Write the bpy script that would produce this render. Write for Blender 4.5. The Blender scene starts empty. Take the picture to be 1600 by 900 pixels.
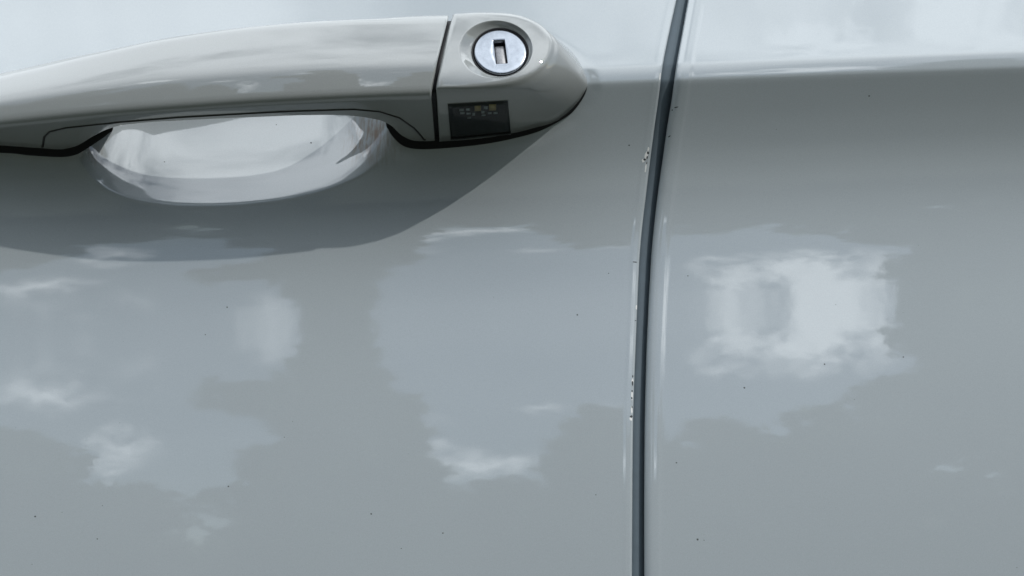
import bpy, bmesh, math, random
import numpy as np
from mathutils import Vector, Matrix
from mathutils.bvhtree import BVHTree

R = math.radians
S = 0.00025            # metres per unit of the drawing grid on the door (a quarter of a millimetre)
D = 2000.0             # camera distance from the door in the same unit (0.5 m)
scene = bpy.context.scene
col = scene.collection

# ------------------------------------------------------------------ camera
cam_d = bpy.data.cameras.new("camera")
cam = bpy.data.objects.new("camera", cam_d)
col.objects.link(cam)
cam.location = (0, -D * S, 0)
cam.rotation_euler = (R(90), 0, 0)
cam_d.sensor_width = 36
cam_d.lens = 36 * D / 1600.0
cam_d.clip_start = 0.01
cam_d.clip_end = 500
scene.camera = cam

# ------------------------------------------------------------------ light
LIGHT = Vector((1.14, -1.0, 1.275)).normalized()      # towards the sun
SUN_EL = math.asin(LIGHT.z)
SUN_AZ = math.atan2(LIGHT.x, LIGHT.y)
world = bpy.data.worlds.new("World")
scene.world = world
world.use_nodes = True

def build_world():
    nt = world.node_tree
    N, L = nt.nodes, nt.links
    N.clear()
    out = N.new('ShaderNodeOutputWorld')
    bg = N.new('ShaderNodeBackground')
    bg.inputs['Strength'].default_value = 0.135
    sky = N.new('ShaderNodeTexSky')
    sky.sky_type = 'NISHITA'
    sky.sun_disc = False
    sky.sun_elevation = SUN_EL
    sky.sun_rotation = SUN_AZ
    sky.air_density = 1.2
    sky.dust_density = 0.6
    tc = N.new('ShaderNodeTexCoord')

    def math_node(op, a, b=None, clamp=False):
        n = N.new('ShaderNodeMath')
        n.operation = op
        n.use_clamp = clamp
        for i, v in enumerate((a, b)):
            if v is None:
                continue
            if isinstance(v, (int, float)):
                n.inputs[i].default_value = v
            else:
                L.new(v, n.inputs[i])
        return n.outputs[0]

    # fair weather clouds, one field over the whole sky, seen in perspective
    sep = N.new('ShaderNodeSeparateXYZ')
    L.new(tc.outputs['Generated'], sep.inputs[0])
    zz = math_node('ADD', math_node('MAXIMUM', sep.outputs['Z'], 0.0), 0.18)
    comb = N.new('ShaderNodeCombineXYZ')
    L.new(math_node('DIVIDE', sep.outputs['X'], zz), comb.inputs[0])
    L.new(math_node('DIVIDE', sep.outputs['Y'], zz), comb.inputs[1])
    comb.inputs[2].default_value = 3.7
    noi = N.new('ShaderNodeTexNoise')
    noi.inputs['Scale'].default_value = 2.0
    noi.inputs['Detail'].default_value = 7
    noi.inputs['Roughness'].default_value = 0.58
    L.new(comb.outputs[0], noi.inputs['Vector'])
    # single cumulus heaps: azimuth (from the door outwards), elevation, half sizes, weight
    n2 = N.new('ShaderNodeTexNoise')
    n2.inputs['Scale'].default_value = 20
    n2.inputs['Detail'].default_value = 6
    n2.inputs['Roughness'].default_value = 0.6
    L.new(tc.outputs['Generated'], n2.inputs['Vector'])
    mpn = N.new('ShaderNodeMapping')
    mpn.inputs['Location'].default_value = (7.4, 2.9, 0.6)
    L.new(tc.outputs['Generated'], mpn.inputs['Vector'])
    n3 = N.new('ShaderNodeTexNoise')
    n3.inputs['Scale'].default_value = 34
    n3.inputs['Detail'].default_value = 8
    n3.inputs['Roughness'].default_value = 0.7
    L.new(mpn.outputs[0], n3.inputs['Vector'])
    s2 = N.new('ShaderNodeSeparateColor')
    L.new(n2.outputs['Color'], s2.inputs[0])
    wob = 3.5
    az = math_node('ARCTAN2', sep.outputs['X'], math_node('MULTIPLY', sep.outputs['Y'], -1.0))
    az = math_node('MULTIPLY', az, 180 / math.pi)
    az = math_node('ADD', az, math_node('MULTIPLY', math_node('SUBTRACT', s2.outputs[0], 0.5), wob))
    el = math_node('MULTIPLY', math_node('ARCSINE', sep.outputs['Z']), 180 / math.pi)
    el = math_node('ADD', el, math_node('MULTIPLY', math_node('SUBTRACT', s2.outputs[1], 0.5), wob))
    total = None
    for (a0, e0, ra, re_, w) in CLOUDS:
        u = math_node('DIVIDE', math_node('SUBTRACT', az, a0), ra)
        v = math_node('DIVIDE', math_node('SUBTRACT', el, e0), re_)
        q = math_node('ADD', math_node('MULTIPLY', u, u), math_node('MULTIPLY', v, v))
        g = math_node('MULTIPLY', math_node('EXPONENT', math_node('MULTIPLY', q, -1.0)), w)
        total = g if total is None else math_node('MAXIMUM', total, g)
    ramp = N.new('ShaderNodeMapRange')
    ramp.interpolation_type = 'SMOOTHSTEP'
    ramp.inputs['From Min'].default_value = 0.24
    ramp.inputs['From Max'].default_value = 0.54
    L.new(noi.outputs['Fac'], ramp.inputs['Value'])
    heap = N.new('ShaderNodeMapRange')
    heap.interpolation_type = 'SMOOTHSTEP'
    heap.inputs['From Min'].default_value = 0.16
    heap.inputs['From Max'].default_value = 0.95
    ero = math_node('MULTIPLY', math_node('SUBTRACT', n3.outputs['Fac'], 0.5), 2.4)
    lump = math_node('MULTIPLY', math_node('SUBTRACT', n2.outputs['Fac'], 0.5), 0.9)
    body = math_node('ADD', total, math_node('MULTIPLY', math_node('ADD', ero, lump), math_node('MULTIPLY', total, 1.3, True)))
    L.new(body, heap.inputs['Value'])
    high = N.new('ShaderNodeMapRange')                 # the veil lies high overhead, the sky is clearer lower down
    high.interpolation_type = 'SMOOTHSTEP'
    high.inputs['From Min'].default_value = 0.38
    high.inputs['From Max'].default_value = 0.75
    high.inputs['To Min'].default_value = 0.04
    L.new(sep.outputs['Z'], high.inputs['Value'])
    cov = math_node('MAXIMUM', math_node('MULTIPLY', ramp.outputs[0], high.outputs[0]), heap.outputs[0], True)
    mix = N.new('ShaderNodeMix')
    mix.data_type = 'RGBA'
    L.new(cov, mix.inputs['Factor'])
    L.new(sky.outputs[0], mix.inputs['A'])
    mix.inputs['B'].default_value = (29.5, 31.5, 33.5, 1)
    L.new(mix.outputs['Result'], bg.inputs['Color'])
    L.new(bg.outputs[0], out.inputs[0])

CLOUDS = [(15.0, 25.4, 4.4, 4.4, 1.05), (10.8, 24.6, 3.0, 3.6, 0.62), (30, 64, 14, 9, 0.8), (-3.0, 13.0, 4.2, 1.9, 0.60), (-5.6, 14.6, 2.6, 1.3, 0.5), (0.8, 19, 1.4, 1.0, 0.5), (4.0, 18.8, 3.4, 1.2, 0.42), (-14.8, 26.0, 3.4, 4.5, 0.46),
          (-26.0, 19.4, 4.6, 2.0, 0.56), (-20.7, 14.0, 2.2, 3.8, 0.5), (-23.5, 21.5, 7.0, 4.5, 0.30), (-26.5, 11.0, 3.0, 1.6, 0.6), (-6.0, 17.5, 3.5, 1.5, 0.32),
          (44, 62, 10, 9, 0.9), (-56, 60, 8, 8, 1.0), (-40, 30, 6, 3, 0.9), (34, 33, 6, 3, 0.8), (-8, 40, 8, 3.5, 0.8), (10, 46, 7, 3, 0.7), (-25, 44, 7, 4, 0.9),
          (70, 28, 8, 4, 1.0), (-80, 34, 9, 4, 1.0), (110, 40, 10, 5, 1.0), (150, 30, 9, 4, 1.0), (-120, 36, 10, 5, 1.0), (-155, 26, 8, 4, 1.0)]
build_world()

sun_d = bpy.data.lights.new("sun", 'SUN')
sun_d.energy = 2.9
sun_d.angle = R(0.5)
sun_d.color = (1.0, 0.975, 0.94)
sun = bpy.data.objects.new("sun", sun_d)
col.objects.link(sun)
sun.rotation_euler = LIGHT.to_track_quat('Z', 'Y').to_euler()
sun.location = (2, -2, 3)

vs = scene.view_settings
vs.view_transform = 'Standard'
vs.look = 'None'
vs.gamma = 1
vs.use_curve_mapping = False
vs.exposure = -0.48
scene.cycles.max_bounces = 10

# ------------------------------------------------------------------ small helpers
def pt(px, py, d):
    """Point of the drawing grid (px right, py down) at height d above the door."""
    f = (D - d) / D
    return ((800 + (px - 800) * f - 800) * S, -d * S, (450 - (450 + (py - 450) * f)) * S)

def tag(o, label=None, cat=None, group=None, kind=None):
    if label: o['label'] = label
    if cat: o['category'] = cat
    if group: o['group'] = group
    if kind: o['kind'] = kind
    return o

def mesh_obj(name, verts, faces, m, parent=None, smooth=True, flip_check=True):
    me = bpy.data.meshes.new(name)
    me.from_pydata([tuple(map(float, v)) for v in verts], [], faces)
    if flip_check:
        bm = bmesh.new(); bm.from_mesh(me)
        bmesh.ops.recalc_face_normals(bm, faces=bm.faces)
        bm.to_mesh(me); bm.free()
    me.polygons.foreach_set('use_smooth', [smooth] * len(me.polygons))
    me.materials.append(m)
    o = bpy.data.objects.new(name, me)
    col.objects.link(o)
    if parent: o.parent = parent
    return o

def empty(name, loc):
    o = bpy.data.objects.new(name, None)
    o.location = loc
    o.empty_display_size = 0.02
    col.objects.link(o)
    return o

def put(child, parent):
    child.parent = parent
    child.matrix_parent_inverse = parent.matrix_basis.inverted()

def smoothstep(a, b, x):
    t = np.clip((x - a) / (b - a), 0, 1)
    return t * t * (3 - 2 * t)

def spline(xs, pts):
    """Monotone-ish smooth interpolation (Catmull-Rom through knots)."""
    pts = np.asarray(pts, float)
    X, Y = pts[:, 0], pts[:, 1]
    m = np.gradient(Y, X)
    xs = np.clip(np.asarray(xs, float), X[0], X[-1])
    i = np.clip(np.searchsorted(X, xs) - 1, 0, len(X) - 2)
    h = X[i + 1] - X[i]
    t = (xs - X[i]) / h
    return ((2*t**3 - 3*t**2 + 1) * Y[i] + (t**3 - 2*t**2 + t) * h * m[i]
            + (-2*t**3 + 3*t**2) * Y[i + 1] + (t**3 - t**2) * h * m[i + 1])

def poly_sdf(px, py, poly):
    """Signed distance to a polygon, negative inside."""
    P = np.asarray(poly, float)
    d2 = np.full(px.shape, 1e18)
    inside = np.zeros(px.shape, bool)
    n = len(P)
    for k in range(n):
        a, b = P[k], P[(k + 1) % n]
        ex, ey = b - a
        wx, wy = px - a[0], py - a[1]
        t = np.clip((wx * ex + wy * ey) / (ex * ex + ey * ey + 1e-12), 0, 1)
        d2 = np.minimum(d2, (wx - t * ex) ** 2 + (wy - t * ey) ** 2)
        c = ((a[1] <= py) & (b[1] > py)) | ((b[1] <= py) & (a[1] > py))
        with np.errstate(divide='ignore', invalid='ignore'):
            xi = a[0] + (py - a[1]) / (ey if ey != 0 else 1e-12) * ex
        inside ^= c & (px < xi)
    s = np.sqrt(d2)
    return np.where(inside, -s, s)

def resample(poly, n, closed=True):
    """Smooth closed curve through the points, n samples."""
    P = np.asarray(poly, float)
    m = len(P)
    out = []
    for i in range(m):
        p0, p1, p2, p3 = P[i - 1], P[i], P[(i + 1) % m], P[(i + 2) % m]
        for k in range(12):
            t = k / 12
            out.append(0.5 * ((2*p1) + (-p0 + p2)*t + (2*p0 - 5*p1 + 4*p2 - p3)*t*t + (-p0 + 3*p1 - 3*p2 + p3)*t**3))
    return np.array(out)

# ------------------------------------------------------------------ shape of the door
GAP_L = [(-400, 1130), (-200, 1100), (0, 1057), (50, 1046), (100, 1036), (150, 1029.5), (200, 1022.5), (250, 1016), (300, 1010), (350, 1004),
         (400, 999.5), (450, 997), (500, 995), (550, 993), (600, 991), (650, 989.5), (700, 988.7), (800, 988), (900, 987.5), (1400, 986)]
GAP_R = [(-400, 1150), (-200, 1119), (0, 1075), (50, 1066), (100, 1057), (150, 1050), (200, 1042), (250, 1035), (300, 1028), (350, 1022),
         (400, 1017.5), (450, 1014.5), (500, 1012), (550, 1010), (600, 1008.6), (650, 1007.4), (700, 1006.8), (800, 1006.3), (900, 1006.5), (1400, 1006)]

# tilt of the surface (degrees, + faces up) against the distance below the shoulder line
TILT = [(-700, 30), (-300, 31), (-120, 33), (-40, 32), (-17, 30), (-12, 16), (0, 10), (8, 6), (13, -18), (22, -22), (60, -21), (110, -16.5),
        (160, -7.5), (205, 1.0), (245, 6.8), (300, 11.3), (350, 13.3), (400, 13.7), (450, 13.0), (500, 12.0), (600, 9.9), (700, 8.1), (800, 6.4), (1000, 3), (1500, -6)]
_t = np.arange(-700, 1500, 0.5)
_th = np.interp(_t, [a for a, b in TILT], [b for a, b in TILT])
_k = np.hanning(11); _k /= _k.sum()
_th = np.convolve(np.pad(_th, 5, mode='edge'), _k, mode='valid')
_dep = np.cumsum(np.tan(np.radians(_th))) * 0.5
_dep -= np.interp(90, _t, _dep)

_cd = np.arange(0, 200, 0.5)                            # floor of the grip cup: depth against the distance from its rim
_cz = np.cumsum(np.interp(_cd, [0, 10, 20, 38, 58, 80, 100, 140, 170], [1.15, 1.0, 0.86, 0.73, 0.64, 0.56, 0.52, 0.47, 0.0])) * 0.5
_cz -= _cz[0]

def shoulder(px):
    x = np.asarray(px, float)
    return 114 - (x - 1070) * 0.040 + np.clip(x - 1070, 0, None) ** 2 * 0.000004

CUP = [(124, 220), (131, 258), (150, 281), (184, 299), (240, 312), (315, 317), (390, 314), (465, 304), (540, 280), (592, 250),
       (613, 222), (622, 170), (585, 112), (480, 84), (350, 80), (230, 98), (158, 132), (128, 172)]
CUP = resample(CUP, 0)
SEAL_R = [(603, 190), (607, 203), (615, 215), (630, 228), (652, 233), (690, 232), (751, 226), (800, 217), (845, 204), (888, 180.5), (908, 158), (917, 138), (913, 122), (893, 102),
          (870, 86), (850, 76), (760, 66), (690, 60), (630, 80), (606, 130)]
SEAL_L = [(-300, 236), (-150, 237), (0, 239), (47, 243), (95, 245.5), (118, 242), (133, 234), (150, 223), (168, 210), (177, 198), (172, 150), (130, 150), (0, 150), (-150, 165), (-300, 190)]

_rx = np.arange(60, 680.1, 2.0)                           # lower rim of the cup and how steeply it runs
_ry = spline(_rx, [(60, 20), (90, 130), (108, 200), (122, 240), (140, 269), (160, 287), (190, 302), (240, 313), (315, 317.5), (390, 314), (465, 303), (530, 284), (580, 257), (606, 230), (622, 190), (650, 60), (680, -60)])
_g = np.hanning(21); _g /= _g.sum()
_ry = np.convolve(np.pad(_ry, 10, mode='edge'), _g, mode='valid')
_rn = 1 / np.sqrt(1 + np.gradient(_ry, _rx) ** 2)
_g = np.hanning(61); _g /= _g.sum()
_rn = np.convolve(np.pad(_rn, 30, mode='edge'), _g, mode='valid')

def door_height(px, py):
    px = np.asarray(px, float); py = np.asarray(py, float)
    h = np.interp(py - shoulder(px), _t, _dep)
    h = h - ((px - 900) / 1000.0) ** 2 * 14            # the body side is slightly barrelled along the car
    near = (px < 1000) & (py < 420) & (px > -330)
    if near.any():
        x, y = px[near], py[near]
        hh = h[near]
        so = np.minimum(poly_sdf(x, y, SEAL_R), poly_sdf(x, y, SEAL_L))
        flat = 1 - smoothstep(3, 27, so)
        hh = hh - 2.6 * flat                           # sunk seat round the handle feet
        ry = np.interp(x, _rx, _ry)
        de = raw = (ry - y) * np.interp(x, _rx, _rn)
        de = de * (0.5 + 0.5 * smoothstep(95, 240, x)) * (0.5 + 0.5 * smoothstep(640, 500, x))
        out = (x < 104) | (x > 634)
        de = np.where(out, -200.0, de); raw = np.where(out, -200.0, raw)
        k = 5.5
        de = (np.sqrt(de * de + k * k) + de) / 2 * smoothstep(-26, 0, de)
        b_ = smoothstep(0, 34, de)                    # the cup has its own floor, free of the shoulder line
        yt = np.interp(x, [104, 160, 220, 320, 460, 640], [118, 98, 76, 57, 46, 38])
        up = smoothstep(yt, yt + 52, y)
        b_ = b_ * up
        hh = hh * (1 - b_) + np.interp(np.clip(ry, 235, 320) - shoulder(x), _t, _dep) * b_ - np.interp(de, _cd, _cz) * up + 1.0 * np.exp(-((raw + 3.0) / 3.5) ** 2) * smoothstep(215, 270, y)
        h[near] = hh
    return h
# ---- END SHAPE

# ------------------------------------------------------------------ materials
def new_mat(name):
    m = bpy.data.materials.new(name)
    m.use_nodes = True
    return m, m.node_tree.nodes, m.node_tree.links, m.node_tree.nodes['Principled BSDF']

def simple(name, rgb, rough=0.5, metal=0.0, coat=0.0, spec=0.5, noise=0.0, scale=900):
    m, N, L, p = new_mat(name)
    p.inputs['Base Color'].default_value = (*rgb, 1)
    p.inputs['Roughness'].default_value = rough
    p.inputs['Metallic'].default_value = metal
    p.inputs['Coat Weight'].default_value = coat
    p.inputs['Coat Roughness'].default_value = 0.03
    p.inputs['Specular IOR Level'].default_value = spec
    if noise:
        tc = N.new('ShaderNodeTexCoord')
        n = N.new('ShaderNodeTexNoise')
        n.inputs['Scale'].default_value = scale
        n.inputs['Detail'].default_value = 5
        L.new(tc.outputs['Object'], n.inputs['Vector'])
        mx = N.new('ShaderNodeMix'); mx.data_type = 'RGBA'
        mx.inputs['A'].default_value = (*[c * (1 - noise) for c in rgb], 1)
        mx.inputs['B'].default_value = (*[min(1, c * (1 + noise)) for c in rgb], 1)
        L.new(n.outputs['Fac'], mx.inputs['Factor'])
        L.new(mx.outputs['Result'], p.inputs['Base Color'])
        mr = N.new('ShaderNodeMapRange')
        mr.inputs['To Min'].default_value = max(0, rough - 0.12)
        mr.inputs['To Max'].default_value = min(1, rough + 0.12)
        L.new(n.outputs['Fac'], mr.inputs['Value'])
        L.new(mr.outputs[0], p.inputs['Roughness'])
    return m

def paint(name, rgb, peel=1.0, stain=False, rough=(0.018, 0.048)):
    m, N, L, p = new_mat(name)
    tc = N.new('ShaderNodeTexCoord')
    geo = N.new('ShaderNodeNewGeometry')
    p.inputs['Roughness'].default_value = 0.5
    p.inputs['Specular IOR Level'].default_value = 0.0
    p.inputs['Coat Weight'].default_value = 1.0
    p.inputs['Coat Roughness'].default_value = 0.012
    p.inputs['Coat IOR'].default_value = 1.8
    # very slight unevenness of tone
    n1 = N.new('ShaderNodeTexNoise')
    n1.inputs['Scale'].default_value = 14
    n1.inputs['Detail'].default_value = 3
    L.new(geo.outputs['Position'], n1.inputs['Vector'])
    mx = N.new('ShaderNodeMix'); mx.data_type = 'RGBA'
    mx.inputs['A'].default_value = (*[c * 0.975 for c in rgb], 1)
    mx.inputs['B'].default_value = (*[min(1, c * 1.025) for c in rgb], 1)
    L.new(n1.outputs['Fac'], mx.inputs['Factor'])
    colr = mx.outputs['Result']
    # fine flake in the base coat
    nf = N.new('ShaderNodeTexNoise')
    nf.inputs['Scale'].default_value = 3200
    nf.inputs['Detail'].default_value = 2
    L.new(geo.outputs['Position'], nf.inputs['Vector'])
    fm = N.new('ShaderNodeMapRange')
    fm.inputs['From Min'].default_value = 0.25
    fm.inputs['From Max'].default_value = 0.75
    fm.inputs['To Min'].default_value = 0.94
    fm.inputs['To Max'].default_value = 1.06
    L.new(nf.outputs['Fac'], fm.inputs['Value'])
    fl = N.new('ShaderNodeVectorMath'); fl.operation = 'SCALE'
    L.new(colr, fl.inputs[0]); L.new(fm.outputs[0], fl.inputs['Scale'])
    colr = fl.outputs[0]
    # dust film: fine, faint, dulls the clear coat in places
    n2 = N.new('ShaderNodeTexNoise')
    n2.inputs['Scale'].default_value = 60
    n2.inputs['Detail'].default_value = 9
    n2.inputs['Roughness'].default_value = 0.7
    L.new(geo.outputs['Position'], n2.inputs['Vector'])
    mr = N.new('ShaderNodeMapRange')
    mr.inputs['From Min'].default_value = 0.35
    mr.inputs['From Max'].default_value = 0.75
    mr.inputs['To Min'].default_value = rough[0]
    mr.inputs['To Max'].default_value = rough[1]
    L.new(n2.outputs['Fac'], mr.inputs['Value'])
    L.new(mr.outputs[0], p.inputs['Coat Roughness'])
    if stain:
        # brownish water stains and finger scratches where hands reach into the cup
        def blob(c, r):
            v = N.new('ShaderNodeVectorMath'); v.operation = 'DISTANCE'
            v.inputs[1].default_value = c
            L.new(geo.outputs['Position'], v.inputs[0])
            g = N.new('ShaderNodeMapRange'); g.interpolation_type = 'SMOOTHSTEP'
            g.inputs['From Min'].default_value = r
            g.inputs['From Max'].default_value = r * 0.25
            L.new(v.outputs['Value'], g.inputs['Value'])
            return g.outputs[0]
        b1 = blob(pt(588, 212, -40), 75 * S)
        b2 = blob(pt(150, 232, -12), 34 * S)
        ad = N.new('ShaderNodeMath'); ad.operation = 'MAXIMUM'
        L.new(b1, ad.inputs[0]); L.new(b2, ad.inputs[1])
        mp = N.new('ShaderNodeMapping')
        mp.inputs['Scale'].default_value = (900, 300, 170)
        L.new(geo.outputs['Position'], mp.inputs['Vector'])
        n3 = N.new('ShaderNodeTexNoise')
        n3.inputs['Scale'].default_value = 1.0
        n3.inputs['Detail'].default_value = 6
        L.new(mp.outputs[0], n3.inputs['Vector'])
        st = N.new('ShaderNodeMapRange')
        st.inputs['From Min'].default_value = 0.40
        st.inputs['From Max'].default_value = 0.66
        L.new(n3.outputs['Fac'], st.inputs['Value'])
        mu = N.new('ShaderNodeMath'); mu.operation = 'MULTIPLY'
        L.new(ad.outputs[0], mu.inputs[0]); L.new(st.outputs[0], mu.inputs[1])
        m2 = N.new('ShaderNodeMix'); m2.data_type = 'RGBA'
        L.new(mu.outputs[0], m2.inputs['Factor'])
        L.new(colr, m2.inputs['A'])
        m2.inputs['B'].default_value = (0.20, 0.165, 0.14, 1)
        colr = m2.outputs['Result']
    L.new(colr, p.inputs['Base Color'])
    # orange peel
    if peel:
        n4 = N.new('ShaderNodeTexNoise')
        n4.inputs['Scale'].default_value = 190
        n4.inputs['Detail'].default_value = 3
        n4.inputs['Roughness'].default_value = 0.5
        L.new(geo.outputs['Position'], n4.inputs['Vector'])
        bp = N.new('ShaderNodeBump')
        bp.inputs['Strength'].default_value = 1.0
        bp.inputs['Distance'].default_value = 9e-6 * peel
        L.new(n4.outputs['Fac'], bp.inputs['Height'])
        L.new(bp.outputs[0], p.inputs['Coat Normal'])
    return m

PAINT_D = paint('door_paint', (0.291, 0.318, 0.329), 1.0, True)
PAINT_R = paint('rear_door_paint', (0.291, 0.318, 0.329), 1.0)
PAINT_H = paint('handle_paint', (0.236, 0.247, 0.241), 0.5, rough=(0.008, 0.03))
RUBBER = simple('black_rubber', (0.006, 0.006, 0.007), 0.5, spec=0.2, noise=0.3)
SEAM = simple('seam_black', (0.012, 0.012, 0.011), 0.5)
SLATE = simple('seal_slate', (0.075, 0.097, 0.113), 0.75, spec=0.25, noise=0.15, scale=300)
CHROME = simple('brushed_chrome', (0.26, 0.278, 0.305), 0.24, metal=1.0, noise=0.22, scale=420)
SHUTTER = simple('shutter_steel', (0.2, 0.2, 0.205), 0.5, metal=0.8, noise=0.6, scale=1800)
DARK = simple('dark_hole', (0.008, 0.008, 0.008), 0.6)
BOARD = simple('sensor_board', (0.006, 0.010, 0.011), 0.4, noise=0.2)
GOLD = simple('pad_gold', (0.5, 0.40, 0.18), 0.4)
SOLDER = simple('pad_solder', (0.45, 0.5, 0.52), 0.4)
CHIP_D = simple('chip_dark', (0.02, 0.022, 0.025), 0.7, noise=0.4, scale=3000)
CHIP_L = simple('chip_primer', (0.55, 0.55, 0.53), 0.6, noise=0.3, scale=3000)
SPECK = simple('speck', (0.04, 0.042, 0.045), 0.8)

def pane_mat():
    m, N, L, p = new_mat('tinted_pane')
    N.remove(p)
    out = [n for n in N if n.type == 'OUTPUT_MATERIAL'][0]
    tr = N.new('ShaderNodeBsdfTransparent')
    tr.inputs['Color'].default_value = (0.85, 0.88, 0.88, 1)
    gl = N.new('ShaderNodeBsdfGlossy')
    gl.inputs['Roughness'].default_value = 0.03
    fr = N.new('ShaderNodeFresnel')
    fr.inputs['IOR'].default_value = 1.3
    mx = N.new('ShaderNodeMixShader')
    L.new(fr.outputs[0], mx.inputs[0]); L.new(tr.outputs[0], mx.inputs[1]); L.new(gl.outputs[0], mx.inputs[2])
    L.new(mx.outputs[0], out.inputs['Surface'])
    return m
PANE = pane_mat()

# ------------------------------------------------------------------ ground
def ground_mat():
    m, N, L, p = new_mat('gravel_ground')
    tc = N.new('ShaderNodeTexCoord')
    n = N.new('ShaderNodeTexNoise')
    n.inputs['Scale'].default_value = 1.3
    n.inputs['Detail'].default_value = 10
    L.new(tc.outputs['Object'], n.inputs['Vector'])
    cr = N.new('ShaderNodeValToRGB')
    cr.color_ramp.elements[0].color = (0.022, 0.027, 0.016, 1)
    cr.color_ramp.elements[1].color = (0.05, 0.054, 0.04, 1)
    cr.color_ramp.elements[0].position = 0.35
    cr.color_ramp.elements[1].position = 0.7
    L.new(n.outputs['Fac'], cr.inputs[0])
    L.new(cr.outputs[0], p.inputs['Base Color'])
    p.inputs['Roughness'].default_value = 0.95
    return m
GZ = -0.92
g = mesh_obj('ground', [(-150, -150, GZ), (150, -150, GZ), (150, 150, GZ), (-150, 150, GZ)], [(0, 1, 2, 3)], ground_mat(), smooth=False)
tag(g, 'dull mossy grey ground mirrored darkly under the handle', 'ground', kind='structure')

# ------------------------------------------------------------------ door panels
def axis(segs):
    """segs: (start, end, step) -> increasing coordinates"""
    out = []
    for a, b, st in segs:
        out += list(np.arange(a, b - 1e-6, st))
    return out

PY = np.array(axis([(-330, -40, 10), (-40, 60, 3), (60, 150, 1.5), (150, 340, 2), (340, 960, 5), (960, 1500, 15)]) + [1500.0])

def panel(name, cols_flat, edge_fn, side, rad, m, parent, pinch):
    """cols_flat: offsets from the edge (>0, away from the edge) for the flat area; rolled edge added."""
    ny = len(PY)
    e = edge_fn(PY)
    PXs, Ds = [], []
    for off in cols_flat:
        if callable(off):
            px = off(PY)
        else:
            px = e + side * off
        u_ = np.abs(px - e)
        bead = 0.5 * np.exp(-((u_ - 22) / 4.0) ** 2) if side > 0 else 0.35 * np.exp(-((u_ - 10) / 3.0) ** 2)
        PXs.append(px); Ds.append(door_height(px, PY) + bead)
    # hem: rounded roll and a return flange into the gap
    for k in range(1, 9):
        a = k / 8 * math.pi / 2
        px = e + side * rad * (1 - math.sin(a))
        PXs.append(px)
        Ds.append(door_height(e + side * rad, PY) - pinch * (1 - math.cos(a)))
    for q in (12, 26, 44):
        PXs.append(e + side * 0.0)
        Ds.append(door_height(e + side * rad, PY) - pinch - q)
    PXs = np.array(PXs); Ds = np.array(Ds)
    f = (D - Ds) / D
    X = (PXs - 800) * f * S
    Z = (450 - PY[None, :]) * f * S
    Y = -Ds * S
    V = np.stack([X, Y, Z], -1).reshape(-1, 3)
    nx = PXs.shape[0]
    i, j = np.meshgrid(np.arange(nx - 1), np.arange(ny - 1), indexing='ij')
    a = (i * ny + j).ravel(); b = ((i + 1) * ny + j).ravel()
    F = np.stack([a, b, b + 1, a + 1], -1)
    if side < 0:
        F = F[:, ::-1]
    me = bpy.data.meshes.new(name)
    me.vertices.add(len(V)); me.vertices.foreach_set('co', V.ravel())
    me.loops.add(F.size); me.loops.foreach_set('vertex_index', F.ravel().astype(np.int32))
    me.polygons.add(len(F))
    me.polygons.foreach_set('loop_start', np.arange(0, F.size, 4, dtype=np.int32))
    me.polygons.foreach_set('use_smooth', np.ones(len(F), bool))
    me.update(calc_edges=True); me.validate()
    me.materials.append(m)
    # face the street
    if sum(p.normal.y for p in me.polygons[:400]) > 0:
        me.flip_normals()
    o = bpy.data.objects.new(name, me)
    col.objects.link(o)
    put(o, parent)
    return o

gl = lambda y: spline(y, GAP_L)
gr = lambda y: spline(y, GAP_R)

front = empty('car_door', pt(300, 1400, 0))
tag(front, 'pale silver-white car door carrying the handle and key lock, left of the shut line', 'car door')
rear = empty('car_door', pt(1500, 1400, 0))
tag(rear, 'plain silver-white door panel without handle, right of the shut line', 'car door')

abs_cols = axis([(-900, -20, 20), (-20, 650, 2), (650, 850, 2)])
cols = []
for x0 in abs_cols:
    cols.append((lambda x0: (lambda y: np.full_like(y, x0)))(x0))
for x0 in np.arange(850, 994, 2):
    w = (x0 - 850) / 150.0
    w = w * w * (3 - 2 * w)
    cols.append((lambda x0, w: (lambda y: x0 + w * (gl(y) - 1000)))(x0, w))
RAD_L, RAD_R = 4.5, 16.0
cols += [5.2, RAD_L]
door_skin = panel('door_skin', cols, gl, -1, RAD_L, PAINT_D, front, 4.5)

cols = []
for x0 in [2600, 2400, 2200, 2000, 1900, 1800] + list(np.arange(1740, 1200, -8)):
    cols.append((lambda x0: (lambda y: np.full_like(y, float(x0))))(x0))
for x0 in np.arange(1200, 1030, -2):
    w = 1 - (x0 - 1010) / 190.0
    w = w * w * (3 - 2 * w)
    cols.append((lambda x0, w: (lambda y: x0 + w * (gr(y) - 1010)))(x0, w))
cols += [18.0, RAD_R]
rear_skin = panel('door_skin', cols, gr, 1, RAD_R, PAINT_R, rear, 10.0)

# the sealing strip deep in the shut line
def strip(name, offs, m, parent):
    V, F = [], []
    for y in PY:
        a, b = float(gl(y)), float(gr(y))
        base = float(door_height(np.array([a - 6.0]), np.array([y]))[0])
        for u, dd in offs:
            V.append(pt(a + (b - a) * u, y, base - dd))
    n = len(offs)
    for r in range(len(PY) - 1):
        for k in range(n - 1):
            q = r * n + k
            F.append((q, q + 1, q + n + 1, q + n))
    o = mesh_obj(name, V, F, m)
    put(o, parent)
    return o
strip('gap_seal', [(-2.2, 24), (-1.0, 20), (-0.3, 14), (0.1, 11), (0.45, 12), (0.8, 18), (1.1, 28), (1.8, 34), (3.0, 36)], SLATE, rear)

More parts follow.
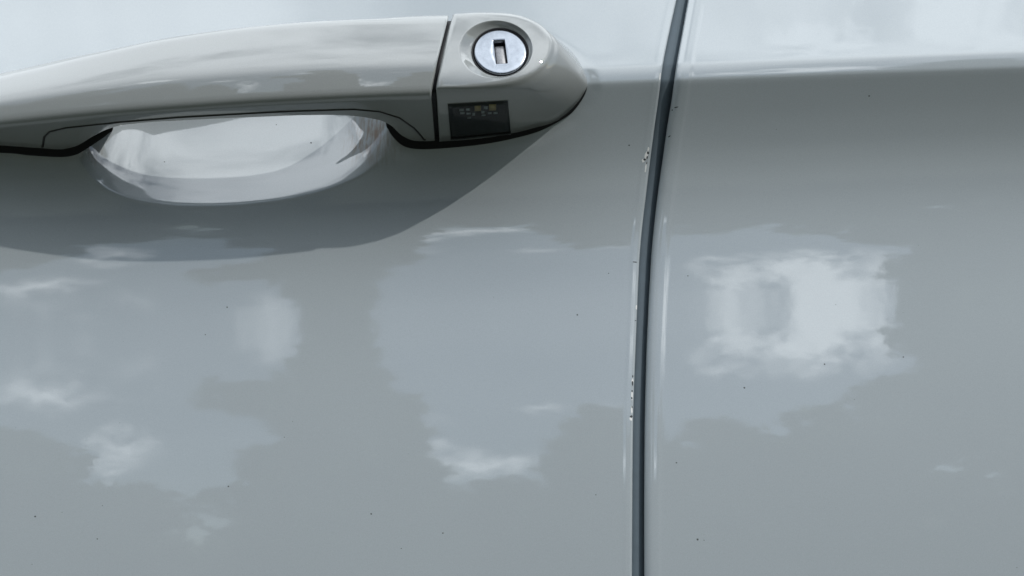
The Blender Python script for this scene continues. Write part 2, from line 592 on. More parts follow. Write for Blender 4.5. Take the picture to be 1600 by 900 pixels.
def bvh(*objs):
    vs_, fs_ = [], []
    for o in objs:
        bpy.context.view_layer.update()
        mw = o.matrix_world
        off = len(vs_)
        vs_ += [mw @ v.co for v in o.data.vertices]
        fs_ += [tuple(off + i for i in p.vertices) for p in o.data.polygons]
    return BVHTree.FromPolygons(vs_, fs_)

CAM = Vector((0, -D * S, 0))
def hit(tree, px, py, lift=0.0):
    d = Vector(((px - 800) * S, D * S, (450 - py) * S)).normalized()
    loc, nor, idx, dist = tree.ray_cast(CAM, d)
    if loc is None:
        return None, None
    if nor.dot(d) > 0: nor = -nor
    return loc + nor * lift, nor

# ------------------------------------------------------------------ handle grip
T_ = [(-300, 190), (-230, 168), (-150, 146), (-60, 125), (0, 110), (62, 96), (124, 80.5), (187, 66), (250, 52.5), (311, 42.5), (380, 33.5), (453, 26.5), (547, 21), (640, 18.8), (710, 18.6)]
TD = [(-300, 0), (-150, 25), (0, 56), (100, 78), (200, 96), (311, 109), (453, 118), (560, 118), (640, 114), (710, 110)]
A_ = [(-300, 214), (-150, 204), (0, 188), (100, 177.5), (200, 168.5), (300, 161), (400, 154), (500, 148.5), (600, 144), (710, 140.5)]
AD = [(-300, 20), (-150, 62), (0, 94), (95, 117), (200, 137), (300, 152), (400, 161), (470, 164), (560, 165), (640, 162), (710, 158)]
B_ = [(-300, 232), (-150, 232), (0, 232), (60, 235), (100, 235), (122, 229), (145, 215), (165, 204.5), (185, 198.5), (215, 194.5), (300, 189), (400, 184.5), (484, 181.5), (546, 182.5), (578, 186.5),
      (600, 192), (612, 199), (625, 212), (640, 220.5), (660, 223), (710, 222)]
BD = [(-300, -8), (0, -6), (60, -4), (100, 0), (122, 8), (145, 24), (165, 44), (185, 60), (215, 72), (300, 82), (400, 86), (484, 86), (546, 80), (578, 68), (600, 48), (612, 34), (625, 14), (640, 2), (660, -4), (710, -6)]
R_ = [(-300, 200), (0, 135), (100, 118), (200, 106), (300, 94), (400, 91), (500, 87), (600, 78), (710, 66)]
RD = [(-300, -30), (0, -25), (90, -10), (150, 34), (200, 56), (300, 70), (350, 77), (400, 84), (450, 89), (500, 90), (560, 88), (590, 70), (612, 30), (640, -20), (710, -30)]
SM = [(60, 240), (67, 228), (69, 214), (78, 205.5), (103, 199.5), (149, 194.5), (187, 190.5), (280, 183), (360, 178.5), (453, 173.5), (553, 170.5), (593, 174), (624, 183.5), (646, 199.5), (657, 212), (664, 224)]
GAPH_L = [(0, 704), (19, 700), (44, 694), (78, 685.5), (119, 676), (133, 673), (147, 672), (178, 675), (221, 677.5), (260, 679)]
GAPH_R = [(0, 713), (19, 708.5), (44, 701), (78, 693), (119, 684), (142, 681), (178, 682.5), (221, 686), (260, 687)]

def fillet_poly(pts, rad, seg):
    out = []
    n = len(pts)
    P = [np.array(p, float) for p in pts]
    for i in range(n):
        p, a, b = P[i], P[i - 1], P[(i + 1) % n]
        la, lb = np.linalg.norm(a - p), np.linalg.norm(b - p)
        ra, rb = min(rad[i], la * 0.48), min(rad[i], lb * 0.48)
        s, e = p + (a - p) / max(la, 1e-6) * ra, p + (b - p) / max(lb, 1e-6) * rb
        for k in range(seg + 1):
            t = k / seg
            out.append((1 - t) ** 2 * s + 2 * t * (1 - t) * p + t * t * e)
    return out

SEG = 8
def grip_section(px):
    g_ = lambda tab: float(spline([px], tab)[0])
    T, A, B, Rr = (g_(T_), g_(TD)), (g_(A_), g_(AD)), (g_(B_), g_(BD)), (g_(R_), g_(RD))
    M = (T[0] + (A[0] - T[0]) * 0.56, T[1] + (A[1] - T[1]) * 0.95)
    K = (A[0] + 11, A[1] - 9)                       # the crisp lower edge of the face
    fr = 0.93
    if 60 < px < 664:
        s = float(np.interp(px, [a for a, b in SM], [b for a, b in SM]))
        fr = np.clip((s - K[0]) / max(B[0] - K[0], 1e-3), 0.12, 0.93)
    Sx = (K[0] + (B[0] - K[0]) * fr, K[1] + (B[1] - K[1]) * fr)
    pts = [T, M, A, K, Sx, B, Rr]
    rad = [22, 70, 10, 9, 0.6, 7, 16]
    return fillet_poly(pts, rad, SEG), Sx

stations = axis([(-300, -20, 8), (-20, 60, 3), (60, 90, 1), (90, 200, 2.5), (200, 560, 4), (560, 676, 2)]) + [676.0]
def shear(px, py):
    w = smoothstep(540, 676, np.array(px)).item()
    return px + w * (float(spline([py], GAPH_L)[0]) - 676)

def build_grip():
    rings = []
    seam = []
    for px in stations:
        sec, Sx = grip_section(px)
        rings.append([(shear(px, y), y, d) for (y, d) in sec])
        if 66 <= px <= 664:
            seam.append((shear(px, Sx[0]), Sx[0], Sx[1]))
    # soft end towards the lock cap
    last = rings[-1]
    cy = sum(p[1] for p in last) / len(last); cd = sum(p[2] for p in last) / len(last)
    for dx, k in ((1.4, 0.6), (2.0, 2.2)):
        rg = []
        for (x, y, d) in last:
            v = np.array([cy - y, cd - d]); v = v / (np.linalg.norm(v) + 1e-6) * k
            rg.append((x + dx, y + v[0], d + v[1]))
        rings.append(rg)
    n = len(rings[0])
    V = [pt(*p) for r in rings for p in r]
    lo, hi = 4 * (SEG + 1) + SEG // 2, 6 * (SEG + 1) + SEG
    shell, liner = [], []
    for r in range(len(rings) - 1):
        inside = r < len(stations) - 1 and 67 <= stations[r] < 663
        for k in range(n):
            f = (r * n + k, r * n + (k + 1) % n, (r + 1) * n + (k + 1) % n, (r + 1) * n + k)
            (liner if inside and lo <= k < hi else shell).append(f)
    shell.append(tuple(range(n)))
    shell.append(tuple((len(rings) - 1) * n + k for k in reversed(range(n))))
    def sub(name, faces):
        used = sorted({i for f in faces for i in f})
        mp = {v: i for i, v in enumerate(used)}
        return mesh_obj(name, [V[i] for i in used], [tuple(mp[i] for i in f) for f in faces], PAINT_H)
    a, b = sub('handle_grip', shell), sub('grip_liner', liner)
    return a, b, seam

def tube(name, path, rad, m, parent=None, n=8, closed=False):
    V, F = [], []
    P = [Vector(p) for p in path]
    for i, p in enumerate(P):
        t = (P[min(i + 1, len(P) - 1)] - P[max(i - 1, 0)]).normalized()
        u = t.cross(Vector((0, 1, 0)))
        if u.length < 1e-6: u = Vector((1, 0, 0))
        u.normalize(); w = t.cross(u)
        r = rad[i] if isinstance(rad, (list, tuple)) else rad
        for k in range(n):
            a = 2 * math.pi * k / n
            V.append(p + u * math.cos(a) * r + w * math.sin(a) * r)
    for i in range(len(P) - 1):
        for k in range(n):
            F.append((i * n + k, i * n + (k + 1) % n, (i + 1) * n + (k + 1) % n, (i + 1) * n + k))
    F.append(tuple(reversed(range(n)))); F.append(tuple((len(P) - 1) * n + k for k in range(n)))
    o = mesh_obj(name, V, F, m)
    if parent: put(o, parent)
    return o

grip, liner, seam = build_grip()
put(grip, front)
put(liner, grip)
tube('seam', [pt(*p) for p in seam], 1.7 * S, SEAM, grip)

# dark filler added as shade between grip and cap, set back from the faces
def shade_filler():
    sec, _ = grip_section(676)
    cy = sum(p[0] for p in sec) / len(sec); cd = sum(p[1] for p in sec) / len(sec)
    rings = []
    for dx in (-3, 13):
        rg_ = []
        for (y, d) in sec:
            v = np.array([cy - y, cd - d]); l = np.linalg.norm(v)
            v = v / (l + 1e-6) * min(9.0, l * 0.5)
            rg_.append(pt(shear(676, y + v[0]) + dx, y + v[0], d + v[1]))
        rings.append(rg_)
    n = len(sec)
    F = [(k, (k + 1) % n, n + (k + 1) % n, n + k) for k in range(n)] + [tuple(range(n)), tuple(range(2 * n - 1, n - 1, -1))]
    put(mesh_obj('gap_shade_filler', rings[0] + rings[1], F, RUBBER), grip)
shade_filler()

# ------------------------------------------------------------------ black rubber seats of the handle
def slab(name, outline, d0, d1, m, parent, bevel=3.0):
    C = resample(outline, 0)
    n = len(C)
    cx, cy = C.mean(0)
    V = []
    rings = [(0, d0), (0, d1 - bevel), (bevel * 0.4, d1 - bevel * 0.3), (bevel, d1)]
    nrm = np.roll(C, -1, 0) - np.roll(C, 1, 0)
    nrm = np.stack([nrm[:, 1], -nrm[:, 0]], -1); nrm /= np.linalg.norm(nrm, axis=1)[:, None] + 1e-9
    if ((C - [cx, cy]) * nrm).sum() < 0: nrm = -nrm
    dh = np.interp(C[:, 1] - shoulder(C[:, 0]), _t, _dep)
    for ins, d in rings:
        Q = C - nrm * ins
        V += [pt(x, y, d if d < -50 else d + float(h)) for (x, y), h in zip(Q, dh)]
    F = []
    for r in range(len(rings) - 1):
        for k in range(n):
            F.append((r * n + k, r * n + (k + 1) % n, (r + 1) * n + (k + 1) % n, (r + 1) * n + k))
    F.append(tuple((len(rings) - 1) * n + k for k in range(n)))
    o = mesh_obj(name, V, F, m)
    put(o, parent)
    return o
slab('foot_gasket', SEAL_R, -70, 2.0, RUBBER, front)
slab('foot_gasket', SEAL_L, -70, 2.0, RUBBER, front)

# ------------------------------------------------------------------ lock cap
def dF(px, py):
    return 160 - 50 * np.clip((140 - py) / 121, 0, 1.2) ** 1.7 - 26 * np.clip((px - 720) / 145, 0, 1.3) ** 2.2

FACE = [(px_, py_) for py_, px_ in [(21, 708.5), (44, 701), (78, 693), (119, 684), (139, 681)]]
FACE += [(730, 138.5), (775, 134.5), (805, 129), (830, 119), (848, 106), (860, 88), (864, 70), (861, 57), (850, 43), (834, 32), (812, 23.5), (785, 19.5), (745, 18.8)]
BASE = [(690, 64), (689, 90), (688, 140), (687, 190), (686.5, 221), (745, 217), (796, 209.5), (835, 200), (866, 190.5), (893, 170.5), (911, 148), (917.5, 128), (907, 100), (890, 77),
        (868, 64), (840, 58), (800, 57), (745, 58)]
BASE[0:5] = [(692, 62), (690, 95), (688, 140), (687, 185), (686.5, 221.5)]
LC = np.array([774.5, 77.0])                        # centre of the dish on the face
LK = np.array([782.0, 80.5])                        # centre of the lock itself

def build_cap():
    n_per = 20
    m = len(FACE)
    def dense(P):
        P = np.array(P, float)
        out = []
        for i in range(m):
            p0, p1, p2, p3 = P[i - 1], P[i], P[(i + 1) % m], P[(i + 2) % m]
            corner1 = i in (0, 4)
            corner2 = (i + 1) % m in (0, 4)
            t1 = (p2 - p0) / 2 if not corner1 else (p2 - p1)
            t2 = (p3 - p1) / 2 if not corner2 else (p2 - p1)
            for k in range(n_per):
                t = k / n_per
                out.append((2*t**3-3*t**2+1)*p1 + (t**3-2*t**2+t)*t1 + (-2*t**3+3*t**2)*p2 + (t**3-t**2)*t2)
        return np.array(out)
    Fo, Ba = dense(FACE), dense(BASE)
    # round the two hard corners a little
    for arr in (Fo,):
        for _ in range(3):
            arr[:] = (np.roll(arr, 1, 0) + arr * 2 + np.roll(arr, -1, 0)) / 4
    n = len(Fo)
    fd = dF(Fo[:, 0], Fo[:, 1])
    rings = []
    # flank: from the base up to the face, gently bulging, then a rounded shoulder
    for t in (0.0, 0.15, 0.3, 0.45, 0.6, 0.72, 0.82, 0.89, 0.94):
        bul = math.sin(math.pi * t) * 0.10
        q = Ba + (Fo - Ba) * t
        b0 = np.interp(Ba[:, 1] - shoulder(Ba[:, 0]), _t, _dep) + 1.0
        if t == 0.0:
            rings.append((q, b0 * 0 - 40))
        d = b0 + (fd - b0) * min(1, t + bul * (1 if t < 0.9 else 0.5))
        rings.append((q, d))
    cen = LC
    tocen = cen - Fo
    tocen /= np.linalg.norm(tocen, axis=1)[:, None]
    rings[-1] = (rings[-1][0], np.minimum(rings[-1][1], fd - 7))
    rings.append((Fo + (Ba - Fo) * 0.015, fd - 4.2))
    rings.append((Fo + tocen * 2.0, dF(*(Fo + tocen * 2.0).T) - 1.5))
    rings.append((Fo + tocen * 5.0, dF(*(Fo + tocen * 5.0).T) - 0.3))
    rings.append((Fo + tocen * 8.0, dF(*(Fo + tocen * 8.0).T)))
    # face running in to the rim of the dish
    ang = np.arctan2((Fo - cen)[:, 1] / 46.0, (Fo - cen)[:, 0] / 58.0)
    rim = cen + np.stack([np.cos(ang) * 58, np.sin(ang) * 45.5], -1)
    inn = Fo + tocen * 8.0
    # keep the rim inside the face where the two come close
    for t in (0.3, 0.6, 0.85, 0.96):
        q = inn + (rim - inn) * t
        rings.append((q, dF(*q.T)))
    def ell(c, rx, ry): return c + np.stack([np.cos(ang) * rx, np.sin(ang) * ry], -1)
    lipd = dF(*rim.T)
    seq = [(0.0, 0.0), (0.06, -0.7), (0.16, -2.6), (0.4, -7.5), (0.7, -13.0), (0.9, -16.0), (1.0, -17.0)]
    hole_c, hrx, hry = LK + np.array([-0.5, 1.2]), 45.0, 38.0
    hole = ell(hole_c, hrx, hry)
    hd = 0.0
    plane_d = lambda q: float(dF(*LC)) + (q[:, 1] - LC[1]) * 0.43 - (q[:, 0] - LC[0]) * 0.07
    for t, dz in seq:
        q = rim + (hole - rim) * t
        rings.append((q, dF(*q.T) * (1 - t) + plane_d(q) * t + dz))
    rings.append((hole, plane_d(hole) - 40))
    V, F = [], []
    for q, d in rings:
        V += [pt(x, y, dd) for (x, y), dd in zip(q, d)]
    for r in range(len(rings) - 1):
        for k in range(n):
            F.append((r * n + k, r * n + (k + 1) % n, (r + 1) * n + (k + 1) % n, (r + 1) * n + k))
    o = mesh_obj('lock_cap', V, F, PAINT_H)
    return o, plane_d

cap, plane_d = build_cap()
put(cap, front)

# ---- lock cylinder: black bezel, chrome face with a key slot, steel shutter
def lock():
    dc = float(plane_d(np.array([LK]))[0]) - 15
    c = Vector(pt(LK[0], LK[1], dc))
    # local axes from three points of the lock plane
    ex = Vector(pt(LK[0] + 10, LK[1], dc - 0.07 * 10)) - c
    ey = Vector(pt(LK[0], LK[1] - 10, dc - 0.43 * 10)) - c
    nrm = ex.cross(ey).normalized()
    if nrm.y > 0: nrm = -nrm
    ex.normalize(); ey = nrm.cross(ex).normalized()
    if ey.z < 0: ey = -ey
    rad = 42.0 * S * (D - dc) / D
    def lp(x, y, z): return c + ex * x + ey * y + nrm * z
    n = 96
    # bezel
    V, F = [], []
    prof = [(1.10, -12), (1.10, -3.0), (1.07, -2.0), (1.02, -2.6), (1.0, -4), (1.0, -14)]
    for r, z in prof:
        for k in range(n):
            a = 2 * math.pi * k / n
            V.append(lp(math.cos(a) * rad * r, math.sin(a) * rad * r, z * S))
    for r in range(len(prof) - 1):
        for k in range(n):
            F.append((r * n + k, r * n + (k + 1) % n, (r + 1) * n + (k + 1) % n, (r + 1) * n + k))
    put(mesh_obj('lock_bezel', V, F, RUBBER), cap)
    # chrome face with slot
    tilt = R(4)
    hw, hh = 0.215 * rad, 0.50 * rad
    V, F = [], []
    def rect(a):
        ca, sa = math.cos(a), math.sin(a)
        s = min(hw / max(abs(ca), 1e-9), hh / max(abs(sa), 1e-9))
        x, y = ca * s, sa * s
        return (x * math.cos(tilt) - y * math.sin(tilt), x * math.sin(tilt) + y * math.cos(tilt))
    n = 128
    # make sure the slot corners are hit exactly
    angs = sorted([2 * math.pi * k / n for k in range(n)] + [math.atan2(sy * hh, sx * hw) % (2 * math.pi) for sx in (1, -1) for sy in (1, -1)])
    n = len(angs)
    rings = []
    off = (0.0, -0.02 * rad)
    rr = [rect(a) for a in angs]
    rr = [(x + off[0], y + off[1]) for x, y in rr]
    cc = [(math.cos(a + tilt), math.sin(a + tilt)) for a in angs]
    rings.append([(x * 0.98, y * 0.98, -14) for x, y in rr])
    rings.append([(x * 0.98, y * 0.98, -1.0) for x, y in rr])
    rings.append([(x * 1.03, y * 1.03, 0.0) for x, y in rr])
    for t in (0.3, 0.7):
        rings.append([(x * (1 - t) + q[0] * rad * 0.9 * t, y * (1 - t) + q[1] * rad * 0.9 * t, 0.15) for (x, y), q in zip(rr, cc)])
    for s, z in ((0.9, 0.1), (0.945, -0.3), (0.975, -1.3), (0.99, -3.0), (0.99, -9)):
        rings.append([(q[0] * rad * s, q[1] * rad * s, z) for q in cc])
    for rg in rings:
        V += [lp(x, y, z * S) for x, y, z in rg]
    for r in range(len(rings) - 1):
        for k in range(n):
            F.append((r * n + k, r * n + (k + 1) % n, (r + 1) * n + (k + 1) % n, (r + 1) * n + k))
    o = mesh_obj('lock_face', V, F, CHROME)
    put(o, cap)
    # shutter inside the slot, leaving a dark gap at the top
    V = []
    def sl(x, y, z):
        X = x * math.cos(tilt) - y * math.sin(tilt) + off[0]
        Y = x * math.sin(tilt) + y * math.cos(tilt) + off[1]
        return lp(X, Y, z * S)
    xs = [-0.80, -0.55, 0.0, 0.55, 0.80]
    ys = [-1.0, -0.9, -0.3, 0.3, 0.62, 0.70]
    zs = [-3.5, -3.0, -3.2, -4.0, -4.4, -8.0]
    for y, z in zip(ys, zs):
        for x in xs:
            V.append(sl(x * hw, y * hh, z - (1.5 if abs(x) > 0.7 else 0)))
    F = []
    for r in range(len(ys) - 1):
        for k in range(len(xs) - 1):
            q = r * len(xs) + k
            F.append((q, q + 1, q + len(xs) + 1, q + len(xs)))
    put(mesh_obj('key_shutter', V, F, SHUTTER), cap)
    V = [sl(sx * hw * 1.3, sy * hh * 1.2, -12) for sx, sy in ((-1, -1), (1, -1), (1, 1), (-1, 1))]
    put(mesh_obj('slot_floor', V, [(0, 1, 2, 3)], DARK, smooth=False), cap)
lock()

# ---- sensor window low on the cap
tree_cap = bvh(cap)
def on_quad(Q, u, v):
    a = Q[0] * (1 - u) + Q[1] * u
    b = Q[3] * (1 - u) + Q[2] * u
    return a * (1 - v) + b * v
WQ = np.array([(700, 163), (793, 157.5), (797.5, 208.5), (705, 218)])
def patch(name, Q, lift, m, parent, nu=10, nv=8, thick=1.0):
    V, F = [], []
    for j in range(nv + 1):
        for i in range(nu + 1):
            q = on_quad(Q, i / nu, j / nv)
            p, nn = hit(tree_cap, q[0], q[1], lift * S)
            V.append(p)
    for j in range(nv):
        for i in range(nu):
            k = j * (nu + 1) + i
            F.append((k, k + 1, k + nu + 2, k + nu + 1))
    # skirt so that the patch has an edge down to the cap
    border = [i for i in range(nu + 1)] + [(j * (nu + 1) + nu) for j in range(1, nv + 1)] + [nv * (nu + 1) + i for i in range(nu - 1, -1, -1)] + [j * (nu + 1) for j in range(nv - 1, 0, -1)]
    base = len(V)
    for b in border:
        i, j = b % (nu + 1), b // (nu + 1)
        q = on_quad(Q, i / nu, j / nv)
        p, nn = hit(tree_cap, q[0], q[1], (lift - thick) * S)
        V.append(p)
    L_ = len(border)
    for k in range(L_):
        F.append((border[k], border[(k + 1) % L_], base + (k + 1) % L_, base + k))
    o = mesh_obj(name, V, F, m)
    put(o, parent)
    return o
cq = WQ.mean(0)
patch('sensor_board', WQ, 0.5, BOARD, cap, thick=0.8)
rnd = random.Random(5)
def pad(x, y, w, h, m, name):
    sk = 0.05
    Q = np.array([(x, y), (x + w, y - w * sk), (x + w, y + h - w * sk), (x, y + h)])
    patch(name, Q, 0.9, m, cap, 1, 1, 0.5)
for x, y, w, h in ((741.5, 165, 10, 8), (764, 163, 11, 9)):
    pad(x, y, w, h, GOLD, 'contact_pad')
for x, y, w, h in ((718, 170, 7, 3), (728, 169, 6, 3.5), (719, 175, 7, 2.6), (729, 175.5, 6.5, 2.6), (738, 176, 4, 4), (752, 173, 5, 3.6), (752.5, 178.5, 6, 2), (762, 175, 6, 2.6), (771, 175, 6.5, 2.4), (756, 166, 6, 4), (730, 183, 6, 1.5)):
    pad(x, y, w, h, SOLDER, 'solder_joint')
patch('sensor_window', WQ + (WQ - cq) * 0.012, 1.6, PANE, cap, thick=1.5)

# ------------------------------------------------------------------ chips, nicks and dirt on the paint
tree_front, tree_rear = bvh(door_skin), bvh(rear_skin)
def fleck(name, tree, px, py, rx, ry, m, parent, lift, seed, tilt=0.0, n=11, make=True):
    rg = random.Random(seed)
    V, ok = [], True
    c, nn = hit(tree, px, py, lift * S)
    if c is None: return None
    ring = []
    for k in range(n):
        a = 2 * math.pi * k / n
        q = rg.uniform(0.72, 1.15)
        x, y = math.cos(a) * rx * q, math.sin(a) * ry * q
        x, y = x * math.cos(tilt) - y * math.sin(tilt), x * math.sin(tilt) + y * math.cos(tilt)
        p, _ = hit(tree, px + x, py + y, lift * S * 0.3)
        if p is None or (p - c).length > 20 * S: p = c
        ring.append(p)
    V = [c] + ring
    F = [(0, 1 + k, 1 + (k + 1) % n) for k in range(n)]
    if not make: return V, F
    o = mesh_obj(name, V, F, m)
    put(o, parent)
    return o
chips = [(1029.5, 151, 1.8, 4.5, 0.1), (1010, 243, 2.8, 6.5, 0.15), (988.5, 596, 1.4, 6, 0.0), (987.2, 640, 1.3, 7, 0.0), (994.2, 480, 1.2, 4, 0), (1031, 120, 1.0, 7, 0.1), (1005, 251, 2.4, 2.8, 0.2), (1013, 233, 1.6, 4.5, 0.15), (1009, 262, 1.2, 8, 0.12), (987.5, 618, 1.6, 8, 0), (986, 653, 2.4, 5, 0)]
for i, (x, y, rx, ry, t) in enumerate(chips):
    fleck('paint_chip', tree_front, x, y, rx, ry, CHIP_L, door_skin, 0.25, 40 + i, t)
pits = [(1012.5, 239, 1.9, 2.4, 0), (1007.5, 249, 2.3, 2.0, 0), (988.3, 599, 1.2, 4.0, 0), (987.6, 611, 1.1, 2.2, 0), (986.3, 651, 1.9, 2.6, 0), (987.2, 622, 1.1, 1.8, 0), (1011, 246, 1.3, 3.0, 0.2), (988.6, 588, 1.0, 2.2, 0), (987.5, 636, 0.9, 2.0, 0), (1010.5, 255, 1.0, 2.2, 0.1), (1029.8, 152, 1.0, 1.8, 0),
        (992, 409.5, 4.0, 0.8, 0.1), (993.6, 501, 2.0, 0.7, 0.1)]
for i, (x, y, rx, ry, t) in enumerate(pits):
    fleck('chip_pit', tree_front, x, y, rx, ry, CHIP_D, door_skin, 0.5, 70 + i, t)
for i, (x, y, rx, ry, t) in enumerate([(1057, 167.5, 4.0, 0.8, -0.2), (1050.5, 172, 1.0, 1.2, 0), (1046, 213, 2.2, 0.9, -0.6)]):
    fleck('nick', tree_rear, x, y, rx, ry, CHIP_D, rear_skin, 0.4, 90 + i, t)
def specks(tree, spots, parent):
    V, F = [], []
    for i, (x, y, r) in enumerate(spots):
        res = fleck('s', tree, x, y, r, r * 0.9, SPECK, parent, 0.35, 200 + i, n=7, make=False)
        if res is None: continue
        v, f = res
        F += [tuple(len(V) + k for k in ff) for ff in f]
        V += v
    o = mesh_obj('dirt_specks', V, F, SPECK)
    put(o, parent)
    tag(o, kind='stuff')
rg = random.Random(11)
fs = [(355, 480, 1.5), (321, 523, 1.1), (902, 492, 1.4), (580, 803, 1.5), (692, 833, 1.4), (55, 807, 1.6), (357, 760, 1.3), (152, 842, 1.2), (983, 227, 1.4), (931, 773, 1.0), (951, 427, 1.0),
      (257, 253, 1.0), (486, 223, 1.5), (432, 195, 1.0), (627, 857, 1.0), (160, 790, 0.9)]
fs += [(rg.uniform(10, 970), rg.uniform(420, 890), rg.uniform(0.4, 0.8)) for _ in range(9)]
specks(tree_front, fs, door_skin)
rs = [(1288.5, 569, 1.5), (1411.5, 558, 1.3), (1163, 606, 1.5), (1090, 843, 1.9), (1358, 150, 1.5), (1057, 723, 1.3), (1075, 431, 1.0), (1100, 844, 0.9)]
rs += [(rg.uniform(1060, 1590), rg.uniform(150, 890), rg.uniform(0.4, 0.75)) for _ in range(6)]
specks(tree_rear, rs, rear_skin)

# ------------------------------------------------------------------ the trees across the way, seen mirrored in the paint
def leaf_mat(name, rgb):
    m, N, L, p = new_mat(name)
    ob = N.new('ShaderNodeNewGeometry')
    n = N.new('ShaderNodeTexNoise')
    n.inputs['Scale'].default_value = 1.7
    L.new(ob.outputs['Position'], n.inputs['Vector'])
    mx = N.new('ShaderNodeMix'); mx.data_type = 'RGBA'
    mx.inputs['A'].default_value = (*[c * 0.6 for c in rgb], 1)
    mx.inputs['B'].default_value = (*[c * 1.5 for c in rgb], 1)
    L.new(n.outputs['Fac'], mx.inputs['Factor'])
    L.new(mx.outputs['Result'], p.inputs['Base Color'])
    p.inputs['Roughness'].default_value = 0.7
    p.inputs['Specular IOR Level'].default_value = 0.2
    return m
LEAF = [leaf_mat('leaf_deep', (0.035, 0.06, 0.022)), leaf_mat('leaf_mid', (0.05, 0.075, 0.03)), leaf_mat('leaf_olive', (0.06, 0.068, 0.035))]
BARK = simple('bark', (0.07, 0.055, 0.04), 0.9, noise=0.4, scale=6)

def leaves(name, lobes, count, size, m, parent, seed):
    rng = np.random.default_rng(seed)
    vol = np.array([l[3] * l[4] * l[5] for l in lobes]); vol = vol / vol.sum()
    idx = rng.choice(len(lobes), count, p=vol)
    L_ = np.array(lobes)[idx]
    v = rng.normal(size=(count, 3)); v /= np.linalg.norm(v, axis=1)[:, None]
    r = rng.uniform(0.25, 1.0, count) ** 0.5 * rng.uniform(0.85, 1.2, count)
    c = L_[:, :3] + v * r[:, None] * L_[:, 3:6]
    a = rng.normal(size=(count, 3)); a /= np.linalg.norm(a, axis=1)[:, None]
    b = np.cross(a, rng.normal(size=(count, 3))); b /= np.linalg.norm(b, axis=1)[:, None]
    s = rng.uniform(0.6, 1.25, count)[:, None] * size
    V = np.stack([c - a * s, c + b * s * 0.55, c + a * s, c - b * s * 0.55], 1).reshape(-1, 3)
    F = np.arange(count * 4, dtype=np.int32)
    me = bpy.data.meshes.new(name)
    me.vertices.add(len(V)); me.vertices.foreach_set('co', V.astype(np.float32).ravel())
    me.loops.add(len(F)); me.loops.foreach_set('vertex_index', F)
    me.polygons.add(count); me.polygons.foreach_set('loop_start', np.arange(0, count * 4, 4, dtype=np.int32))
    me.update(calc_edges=True)
    me.materials.append(m)
    o = bpy.data.objects.new(name, me); col.objects.link(o)
    put(o, parent)
    return o

def tree(az, dist, height, spread, low, label, seed, mat, extra=(), hole=None, count=7000):
    rg = random.Random(seed)
    x, y = math.sin(R(az)) * dist, -math.cos(R(az)) * dist
    root = empty('leafy_tree', (x, y, GZ))
    tag(root, label, 'tree', 'trees mirrored in the paint')
    lobes = []
    n = 26
    for k in range(n):
        t = (k + 0.5) / n
        env = math.sin(math.pi * min(1, 0.16 + 0.84 * t) ** 0.8) ** 0.6 * spread
        a = rg.uniform(0, 2 * math.pi)
        q = rg.uniform(0.25, 0.8) * env
        z = GZ + low + (height - low) * t
        rr = rg.uniform(0.34, 0.62) * spread * (0.75 if t > 0.8 else 1)
        rr = min(rr, (GZ + height - z) * 0.9 + 0.35)
        cx, cy = x + math.cos(a) * q, y + math.sin(a) * q
        if hole:
            ha, he, hr = hole
            la, le = math.degrees(math.atan2(cx, -cy)), math.degrees(math.atan2(z, math.hypot(cx, cy)))
            if math.hypot(la - ha, le - he) < hr + math.degrees(rr / dist) * 0.75: continue
        lobes.append((cx, cy, z, rr, rr, rr * rg.uniform(0.75, 1.0)))
    for (ea, eh, er) in extra:
        ex, ey = math.sin(R(ea)) * dist, -math.cos(R(ea)) * dist
        lobes.append((ex, ey, GZ + eh, er, er, er * 0.85))
    leaves('crown', lobes, count, 0.26, mat, root, seed)
    # trunk with limbs
    V, F = [], []
    def limb(p0, p1, r0, r1):
        p0, p1 = Vector(p0), Vector(p1)
        t = (p1 - p0).normalized(); u = t.orthogonal().normalized(); w = t.cross(u)
        b = len(V); k_ = 8
        for p, r in ((p0, r0), ((p0 + p1) / 2 + u * r0 * 0.4, (r0 + r1) / 2), (p1, r1)):
            for k in range(k_):
                a = 2 * math.pi * k / k_
                V.append(p + u * math.cos(a) * r + w * math.sin(a) * r)
        for q in range(2):
            for k in range(k_):
                F.append((b + q * k_ + k, b + q * k_ + (k + 1) % k_, b + (q + 1) * k_ + (k + 1) % k_, b + (q + 1) * k_ + k))
    tr = 0.025 * height
    limb((x, y, GZ), (x + 0.1, y, GZ + height * 0.5), tr, tr * 0.6)
    limb((x + 0.1, y, GZ + height * 0.48), (x, y + 0.1, GZ + height * 0.85), tr * 0.62, tr * 0.15)
    for l in lobes[2:14:2]:
        limb((x + 0.06, y, GZ + min(height * 0.5, (l[2] - GZ) * 0.6)), l[:3], tr * 0.4, tr * 0.1)
    put(mesh_obj('trunk', V, F, BARK), root)

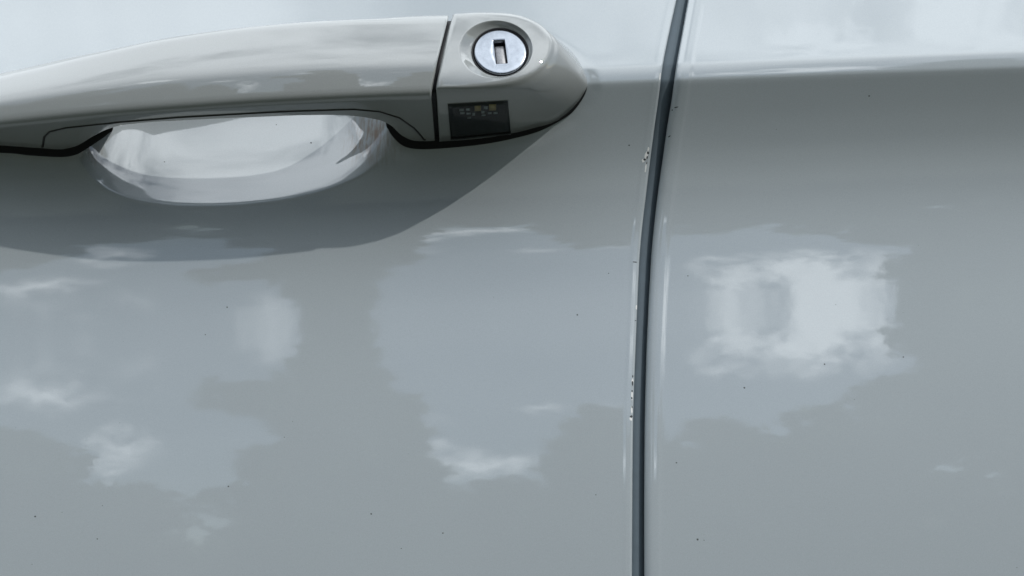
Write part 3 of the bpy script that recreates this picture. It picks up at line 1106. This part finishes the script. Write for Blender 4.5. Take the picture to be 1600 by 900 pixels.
def top(el, dist): return math.tan(R(el)) * dist - GZ
W = 'mirrored in the door paint'
tree(-13.0, 26, top(29, 26), 2.0, 1.0, 'tall slender tree ' + W + ' below the grip', 1, LEAF[0], extra=[(-10.2, top(22, 26), 0.9), (-8.3, top(19, 26), 1.1), (-16.6, top(20, 26), 0.8), (-12, top(27, 26), 1.2), (-10.8, top(25, 26), 0.9)], hole=(-14.7, 25.4, 1.9))
tree(-7.6, 23, top(17.5, 23), 1.5, 0.6, 'lower bushy tree ' + W + ' beside the tall slender one', 2, LEAF[1])
tree(-27.0, 24, top(15.5, 24), 2.2, 0.8, 'round low tree ' + W + ' at the far left edge', 3, LEAF[1])
tree(-21.5, 30, top(10.5, 30), 2.4, 0.5, 'small tree ' + W + ' under the left cloud', 4, LEAF[2])
tree(-1.5, 28, top(11.2, 28), 2.5, 0.4, 'low broad tree ' + W + ' in the gap between taller ones', 5, LEAF[2])
tree(3.6, 25, top(18.5, 25), 1.9, 0.8, 'rounded tree ' + W + ' just left of the shut line', 6, LEAF[0])
tree(9.6, 27, top(16.5, 27), 2.3, 0.7, 'olive green tree ' + W + ' just right of the shut line', 7, LEAF[2])
tree(15.2, 29, top(17.5, 29), 2.4, 0.7, 'broad tree ' + W + ' under the bright cloud on the plain panel', 8, LEAF[1])
tree(24.2, 24, top(31, 24), 2.4, 1.0, 'tall dense tree ' + W + ' at the right edge', 9, LEAF[0], extra=[(21.3, top(23.5, 24), 1.1), (19.2, top(18, 24), 1.2), (18.2, top(13, 24), 1.2), (20.2, top(14, 24), 1.4)], count=11000)
for i, (a, d_, e, sp) in enumerate([(-35, 27, 23, 3.0), (-46, 25, 27, 3.2), (-60, 28, 22, 3.4), (34, 28, 22, 3.0), (45, 30, 20, 3.2), (60, 27, 18, 3.0)]):
    side = 'left' if a < 0 else 'right'
    nth = ['nearest', 'second', 'outermost'][i % 3]
    tree(a, d_, top(e, d_), sp, 0.8, nth + ' of three trees flanking the mirrored view on its ' + side, 20 + i, LEAF[i % 3])

# a hedge closes the view under the crowns
hx = empty('hedge', (0, -33, GZ))
tag(hx, 'long dark hedge mirrored behind the tree trunks', 'hedge')
rg = random.Random(77)
hl = []
for k in range(120):
    a = -75 + 150 * k / 119
    rr = rg.uniform(1.3, 2.1)
    hl.append((math.sin(R(a)) * 33, -math.cos(R(a)) * 33, GZ + rg.uniform(0.9, 3.2), rr, rr, rr))
leaves('foliage', hl, 30000, 0.3, LEAF[0], hx, 99)
